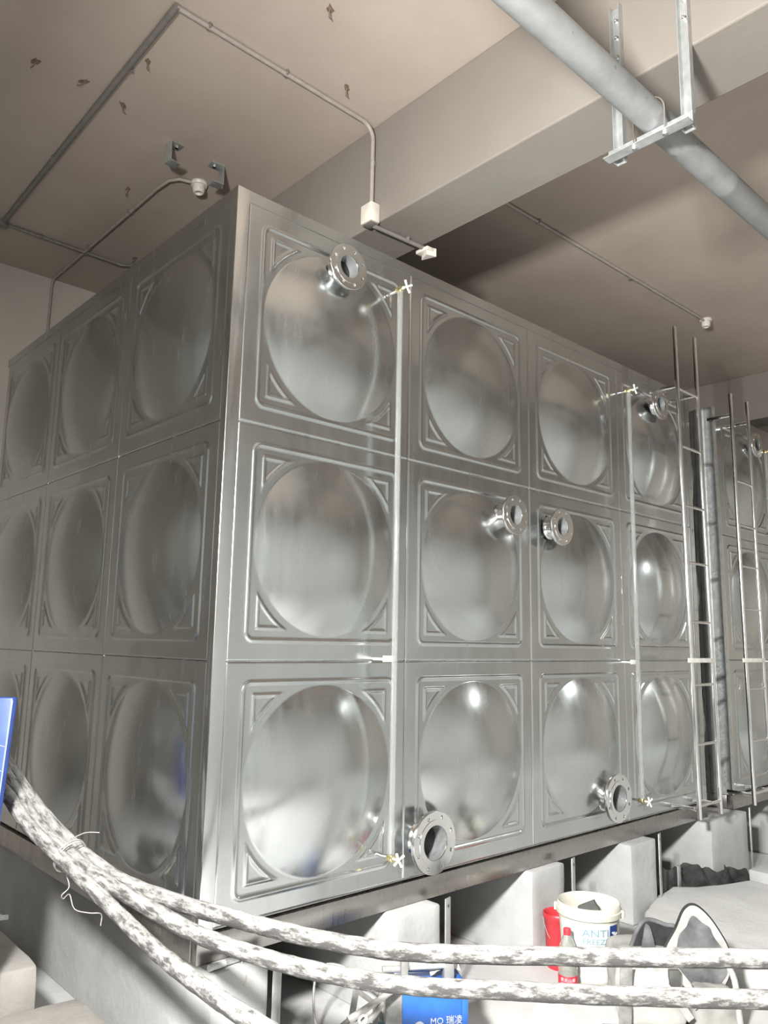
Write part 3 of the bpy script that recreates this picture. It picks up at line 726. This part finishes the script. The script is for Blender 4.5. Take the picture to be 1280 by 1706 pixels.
bt = empty('water_bottle', (1.80, -0.39, FLOOR), 0, 'clear plastic water bottle with red cap and red label beside the white bucket', 'bottle')
MB().lathe([(0.001, 0.012), (0.030, 0.004), (0.041, 0.0), (0.045, 0.01), (0.044, 0.035), (0.046, 0.05), (0.0455, 0.115), (0.043, 0.125), (0.046, 0.14), (0.045, 0.19), (0.036, 0.245), (0.020, 0.285), (0.0155, 0.292), (0.0155, 0.305), (0.0140, 0.305), (0.0140, 0.292), (0.034, 0.243), (0.043, 0.19), (0.043, 0.05), (0.041, 0.012), (0.028, 0.010), (0.001, 0.016)], 36).build('bottle_body', 'clear_bottle', bt, 45)
MB().lathe([(0.001, 0.316), (0.017, 0.316), (0.0185, 0.312), (0.0185, 0.288), (0.016, 0.286)], 24).build('cap', 'red_plastic', bt, 40)
R_ = 0.0463
lbl = MB().lathe([(R_-0.0004, 0.052), (R_+0.0003, 0.053), (R_+0.0003, 0.113), (R_-0.0004, 0.114)], 40).build('label', 'label_red', bt, 40)
cd = math.atan2(-2.7725+0.345, -1.6323-1.84)
m_ = MB()
for txt, s_, z in (('农夫山泉', 0.0185, 0.092), ('NONGFU SPRING', 0.0085, 0.080), ('饮用天然水', 0.0085, 0.070)):
    a, b_ = cyl_text(txt, s_, R_, cd, z); m_.add(a, b_)
m_.build('lettering', 'print_white', lbl, 0)

# ------------------------------------------------------------------ welding machine
wm = empty('welding_machine', (0.83, -0.367, FLOOR), math.radians(-32), 'blue portable welding machine with grey end frame and white lettering on its side', 'welding machine')
WL, WD, WH = 0.30, 0.17, 0.32
case = MB().box((-WL/2+0.02, -WD/2, 0.03), (WL/2-0.01, WD/2, WH), bev=0.008).build('case', 'blue_paint', wm, 30)
fr = MB()
fr.box((-WL/2-0.02, -WD/2-0.006, 0.02), (-WL/2+0.045, -WD/2+0.018, WH+0.004), bev=0.004)
fr.box((-WL/2-0.02, WD/2-0.018, 0.02), (-WL/2+0.045, WD/2+0.006, WH+0.004), bev=0.004)
fr.box((-WL/2-0.02, -WD/2, WH-0.03), (-WL/2+0.03, WD/2, WH+0.004), bev=0.004)
fr.box((-WL/2-0.02, -WD/2, 0.02), (-WL/2+0.03, WD/2, 0.06), bev=0.004)
fr.box((-WL/2+0.0, -WD/2+0.01, 0.05), (-WL/2+0.02, WD/2-0.01, WH-0.02))
fr.build('end_frame', 'grey_frame', wm, 30)
fr = MB().box((WL/2-0.014, -WD/2-0.004, 0.02), (WL/2+0.014, WD/2+0.004, WH+0.003), bev=0.006).build('rear_frame', 'blue_paint', wm, 30)
for x in (-0.10, 0.10):
    for y in (-0.06, 0.06): MB().lathe([(0.001, 0), (0.014, 0), (0.017, 0.03), (0.001, 0.03)], 14, T((x, y, 0))).build('foot', 'dark_plastic', wm, 40)
m_ = MB()
a, b_ = textmesh('MO 瑞凌', 0.034, 0.0006)
m_.add(a, b_, T((0.074, -WD/2-0.0008, 0.192)) @ RX(PI/2)); m_.build('lettering', 'print_white', case, 0)
m_ = MB().tube([(-0.035, -WD/2-0.0015, 0.185), (-0.035, -WD/2+0.001, 0.185)], 0.022, 24); m_.build('logo_disc', 'print_white', case, 30)
hb_ = MB().tube([(-0.06, 0.0, WH+0.062), (0.085, 0.0, WH+0.062)], 0.0215, 18).build('handle_grip', 'dusty_white', wm, 50)
MB().tube([(-0.066, 0.0, WH+0.062), (-0.06, 0.0, WH+0.062)], 0.0225, 18).build('grip_end', 'grey_frame', hb_, 40)
MB().box((0.082, -0.022, WH-0.004), (0.125, 0.022, WH+0.09), bev=0.006).build('handle_post', 'grey_frame', wm, 30)
MB().box((-0.095, -0.016, WH-0.004), (-0.065, 0.016, WH+0.08), bev=0.006).build('handle_post', 'grey_frame', wm, 30)
MB().tube([(-0.16, 0.05, WH+0.03), (0.1, 0.055, WH+0.02)], 0.013, 12).tube([(-0.14, -0.055, WH+0.012), (0.05, -0.045, WH+0.012)], 0.010, 12).build('spare_rods', 'dusty_metal', wm, 50)
MB().box((-WL/2-0.05, -0.045, 0.16), (-WL/2-0.015, -0.015, 0.19), bev=0.006).tube([(-WL/2-0.02, -0.03, 0.175), (-WL/2-0.075, -0.03, 0.175)], 0.013, 12).build('cable_socket', 'label_text', wm, 30)
rag = MB(); gv = []
for i in range(11):
    for j in range(9):
        u_, v_ = i/10, j/8
        gv.append((0.03+0.13*u_, 0.0+0.09*v_, WH+0.018+0.026*abs(math.sin(3*u_+2*v_))+0.012*noise.noise(Vector((u_*4, v_*4, 1)))))
k0 = len(gv); gv += [(x, y, z-0.003) for x, y, z in gv]; fs = []
for i in range(10):
    for j in range(8):
        q = i*9+j; fs += [(q, q+1, q+10, q+9), (q+k0, q+9+k0, q+10+k0, q+1+k0)]
rg = rag.add(gv, fs, T((0.83, -0.367, FLOOR)) @ RZ(math.radians(-32))).build('dusty_rag', 'pale_paper', None, 60)
tag(rg, 'pale crumpled rag lying on top of the blue welding machine', 'rag')
# angular carrying frame and pliers at the left end of the machine
fm = empty('folded_frame', (0.49, -0.265, FLOOR), math.radians(-10), 'grey bent flat-bar frame leaning left of the blue welding machine', 'metal frame')
MB().tube([(0.0, 0, 0.0), (0.062, 0, 0.335)], 0.0125, 4).build('upright', 'grey_frame', fm, 20)
MB().tube([(0.055, 0, 0.333), (0.155, 0.0, 0.255)], 0.0115, 4).build('top_bar', 'grey_frame', fm, 20)
MB().tube([(0.152, 0, 0.258), (0.150, 0, 0.0)], 0.0115, 4).build('upright', 'grey_frame', fm, 20)
pl_ = empty('electrode_clamp', (0.455, -0.345, FLOOR), math.radians(-17), 'dusty grey electrode clamp resting against the welding machine', 'tool')
Mp = T((0, 0, 0.268)) @ RY(-0.34)
MB().tube([(0.0, 0, 0.0), (0.06, 0, 0.004), (0.25, 0, 0.012)], [0.016, 0.013, 0.010], 12, Mp, smooth=4).build('upper_arm', 'dusty_metal', pl_, 50)
MB().tube([(0.0, 0, -0.002), (0.03, 0, -0.03), (0.09, 0, -0.036), (0.14, 0, -0.012)], [0.014, 0.012, 0.012, 0.010], 12, Mp, smooth=5).build('lower_arm', 'dusty_metal', pl_, 50)
MB().lathe([(0.010, -0.014), (0.020, -0.014), (0.020, 0.014), (0.010, 0.014)], 18, Mp @ T((0.05, 0, -0.018)) @ RX(PI/2), True).build('jaw_ring', 'dusty_white', pl_, 40)
MB().tube([(-0.0, 0, 0.268), (-0.05, 0, 0.23), (-0.09, 0.0, 0.12), (-0.08, 0.02, 0.012), (0.02, 0.1, 0.012)], 0.011, 10, smooth=5).build('cable', 'dark_plastic', pl_, 60)
cl = MB().tube([(0.66, -0.05, FLOOR+0.006), (0.62, 0.05, FLOOR+0.06), (0.64, 0.10, FLOOR+0.22), (0.70, 0.09, FLOOR+0.28), (0.80, 0.0, FLOOR+0.24), (0.88, -0.14, FLOOR+0.12), (0.88, -0.30, FLOOR+0.006)], 0.0055, 8, smooth=8)
tag(cl.build('cable_loop', 'dusty_metal', None, 60), 'thin grey cable looped on the floor behind the welding machine', 'cable')
rn = MB().tube([(2.66+0.05*math.cos(2*PI*k/16), -0.12+0.05*math.sin(2*PI*k/16), FLOOR+0.005+0.004*math.sin(k)) for k in range(16)], 0.004, 6)
tag(rn.build('wire_ring', 'grey_frame', None, 60), 'small loop of dark wire on the floor right of the white bucket', 'wire')

# ------------------------------------------------------------------ tool bag
bag = empty('tool_bag', (1.985, -0.83, FLOOR), -YAW, 'open dusty grey canvas tool bag with raised rounded flap, right of the bucket', 'bag')
def pillow(a, b_, seed, amp, cuts=6, bev=0.05):
    bm = bmesh.new(); bmesh.ops.create_cube(bm, size=1.0)
    ce = [(a[i]+b_[i])/2 for i in range(3)]; sz = [b_[i]-a[i] for i in range(3)]
    for q in bm.verts: q.co = Vector([ce[i]+q.co[i]*sz[i] for i in range(3)])
    bmesh.ops.bevel(bm, geom=list(bm.edges), offset=bev, segments=3, profile=0.5, affect='EDGES')
    bmesh.ops.subdivide_edges(bm, edges=[e for e in bm.edges if e.calc_length() > 0.04], cuts=cuts, use_grid_fill=True)
    bmesh.ops.triangulate(bm, faces=[f for f in bm.faces if len(f.verts) > 4])
    for q in bm.verts:
        nz = noise.noise_vector(q.co*8+Vector((seed, 0, 0)))+0.5*noise.noise_vector(q.co*19+Vector((seed, 3, 0)))
        q.co += nz*amp
        q.co.z = max(q.co.z, a[2])
    bm.verts.index_update(); mb = MB(); mb.add([q.co.copy() for q in bm.verts], [[q.index for q in f.verts] for f in bm.faces]); bm.free(); return mb
def sheet(outline2d, y_of, th, n_in=6):
    """closed thick sheet with the given outline (x, z); y_of(x, z) bends it"""
    cx_ = sum(p[0] for p in outline2d)/len(outline2d); cz_ = sum(p[1] for p in outline2d)/len(outline2d)
    n = len(outline2d); vs_ = []; fs_ = []
    for side in (0, 1):
        for k in range(n_in+1):
            s_ = 1-k/(n_in+0.0) if k < n_in else 0.02
            for (x, z) in outline2d:
                xx, zz = cx_+(x-cx_)*s_, cz_+(z-cz_)*s_
                vs_.append((xx, y_of(xx, zz)+(th if side else 0), zz))
    L_ = (n_in+1)*n
    for side in (0, 1):
        for k in range(n_in):
            for i in range(n):
                f = (side*L_+k*n+i, side*L_+k*n+(i+1) % n, side*L_+(k+1)*n+(i+1) % n, side*L_+(k+1)*n+i)
                fs_.append(f if side == 0 else f[::-1])
        fs_.append(tuple(side*L_+n_in*n+i for i in range(n)))
    for i in range(n): fs_.append((i, (i+1) % n, L_+(i+1) % n, L_+i))
    return vs_, fs_
def spline2(pts, k=6):
    out = []; n = len(pts)
    for i in range(n):
        p0, p1, p2, p3 = [Vector(pts[(i+d) % n]) for d in (-1, 0, 1, 2)]
        for j in range(k):
            t_ = j/k; out.append(tuple(0.5*((2*p1)+(p2-p0)*t_+(2*p0-5*p1+4*p2-p3)*t_*t_+(3*p1-p0-3*p2+p3)*t_**3)))
    return out
pillow((-0.25, -0.02, 0), (0.24, 0.22, 0.30), 3, 0.016).build('bag_body', 'bag_canvas', bag, 60)
pillow((-0.27, -0.15, 0), (0.02, 0.02, 0.25), 9, 0.02).build('front_pocket', 'bag_pale', bag, 60)
pillow((0.04, -0.13, 0), (0.25, 0.0, 0.17), 12, 0.02, bev=0.04).build('side_pocket', 'bag_canvas', bag, 60)
fo = [(x*1.12+0.016, z-0.062) for x, z in spline2([(-0.075, 0.30), (-0.05, 0.385), (0.0, 0.455), (0.045, 0.53), (0.09, 0.548), (0.14, 0.51), (0.185, 0.44), (0.215, 0.36), (0.20, 0.25), (0.13, 0.16), (0.04, 0.15), (-0.03, 0.20)])]
fy = lambda x, z: -0.055+0.14*max(0, z-0.2)+0.03*math.sin(x*9)
a, b_ = sheet(fo, fy, 0.020)
fl = MB().add(a, b_).build('raised_flap', 'bag_edge', bag, 60)
MB().tube([(x, fy(x, z)+0.010, z) for x, z in fo]+[(fo[0][0], fy(*fo[0])+0.010, fo[0][1])], 0.0085, 8).build('flap_piping', 'bag_dark', fl, 60)
inn = [(0.12+(x-0.12)*0.83+0.007*math.sin(z*60), 0.26+(z-0.26)*0.84-0.012+0.007*math.sin(x*70)) for x, z in fo]
a, b_ = sheet(inn, lambda x, z: fy(x, z)-0.006, 0.004); MB().add(a, b_).build('flap_lining', 'bag_flap', fl, 60)
fo2 = spline2([(-0.18, 0.25), (-0.16, 0.33), (-0.12, 0.395), (-0.08, 0.41), (-0.01, 0.39), (0.04, 0.37), (0.03, 0.23), (-0.09, 0.19)])
fy2 = lambda x, z: 0.02+0.10*max(0, z-0.2)
a, b_ = sheet(fo2, fy2, 0.014); f2 = MB().add(a, b_).build('rear_flap', 'bag_dark', bag, 60)
MB().tube([(x, fy2(x, z)+0.007, z) for x, z in fo2]+[(fo2[0][0], fy2(*fo2[0])+0.007, fo2[0][1])], 0.010, 8).build('flap_piping', 'bag_flap', f2, 60)
a, b_ = sheet(spline2([(-0.135, 0.26), (-0.12, 0.36), (-0.105, 0.40), (-0.085, 0.37), (-0.07, 0.26)]), lambda x, z: -0.0+0.08*max(0, z-0.2), 0.01)
MB().add(a, b_).build('divider_tab', 'bag_flap', bag, 60)
for pts_ in ([(-0.16, -0.135, 0.27), (-0.10, -0.165, 0.22), (-0.03, -0.165, 0.14), (0.02, -0.15, 0.07)], [(-0.04, -0.11, 0.27), (0.02, -0.12, 0.2), (0.06, -0.13, 0.11)]):
    P = [Vector(p) for p in pts_]; mb = MB(); g = []
    for i in range(len(P)):
        d = (P[min(i+1, len(P)-1)]-P[max(i-1, 0)]).normalized(); s_ = d.cross(Vector((0, 1, 0))).normalized()*0.016
        for o_ in (-1, 1):
            for yy in (0, -0.006): g.append(P[i]+s_*o_+Vector((0, yy, 0)))
    fs = [(0, 1, 3, 2), (4*(len(P)-1), 4*(len(P)-1)+2, 4*(len(P)-1)+3, 4*(len(P)-1)+1)]
    for i in range(len(P)-1):
        p, q = 4*i, 4*i+4; fs += [(p, q, q+1, p+1), (p+2, p+3, q+3, q+2), (p, p+2, q+2, q), (p+1, q+1, q+3, p+3)]
    mb.add(g, fs).build('strap', 'bag_edge', bag, 60)
MB().box((-0.302, -0.172, 0.005), (-0.248, -0.164, 0.28), RY(0.05), bev=0.002).build('wide_strap', 'grey_frame', bag, 30)
MB().box((-0.07, -0.16, 0.20), (-0.02, -0.135, 0.27), RY(0.0), bev=0.006).build('buckle', 'dark_plastic', bag, 40)
MB().tube([(0.20, -0.10, 0.30), (0.235, -0.11, 0.22), (0.24, -0.12, 0.12), (0.25, -0.12, 0.03)], 0.014, 8, smooth=4).build('side_strap', 'bag_edge', bag, 60)
nb = empty('metal_tray', (1.665, -0.775, FLOOR), -YAW, 'small grey tray lying at the left foot of the tool bag', 'tray')
MB().box((-0.09, -0.06, 0.0), (0.09, 0.06, 0.035), bev=0.006).build('tray', 'grey_frame', nb, 30)
MB().box((-0.075, -0.045, 0.034), (0.075, 0.045, 0.04), bev=0.002).build('tray_top', 'dusty_metal', nb, 30)

# ------------------------------------------------------------------ small leftovers
t = empty('steel_rod', (0.14, -0.062, -0.0935), 0.06, 'short steel rod with string lying on the plinth at the near tank corner', 'rod')
MB().tube([(-0.125, 0, 0), (0.12, 0, 0)], 0.0105, 12).build('rod', 'galvanised', t, 50)
MB().tube([(-0.13, 0, 0), (-0.06, 0, 0)], 0.0118, 12).build('rod_sleeve', 'label_white', t, 50)
MB().tube([(0.0, 0.005, 0.03), (-0.012, -0.006, 0.012), (0.012, -0.012, 0.006), (0.004, -0.02, -0.02), (0.012, -0.036, -0.05), (0.004, -0.036, -0.085)], 0.0024, 6, smooth=5).build('string', 'wire', t, 60)
MB_ = MB(); poly = [(1.33, -0.47), (1.54, -0.70), (1.64, -0.55), (1.727, -0.40), (1.64, -0.325), (1.48, -0.40)]
tag(MB_.prism(poly, FLOOR+0.001, FLOOR+0.004).build('white_patch', 'patch_white', None, 0), 'flat bright white patch on the floor in front of the water bottle', 'paper')  # thin flat white shape, brighter than the floor around it
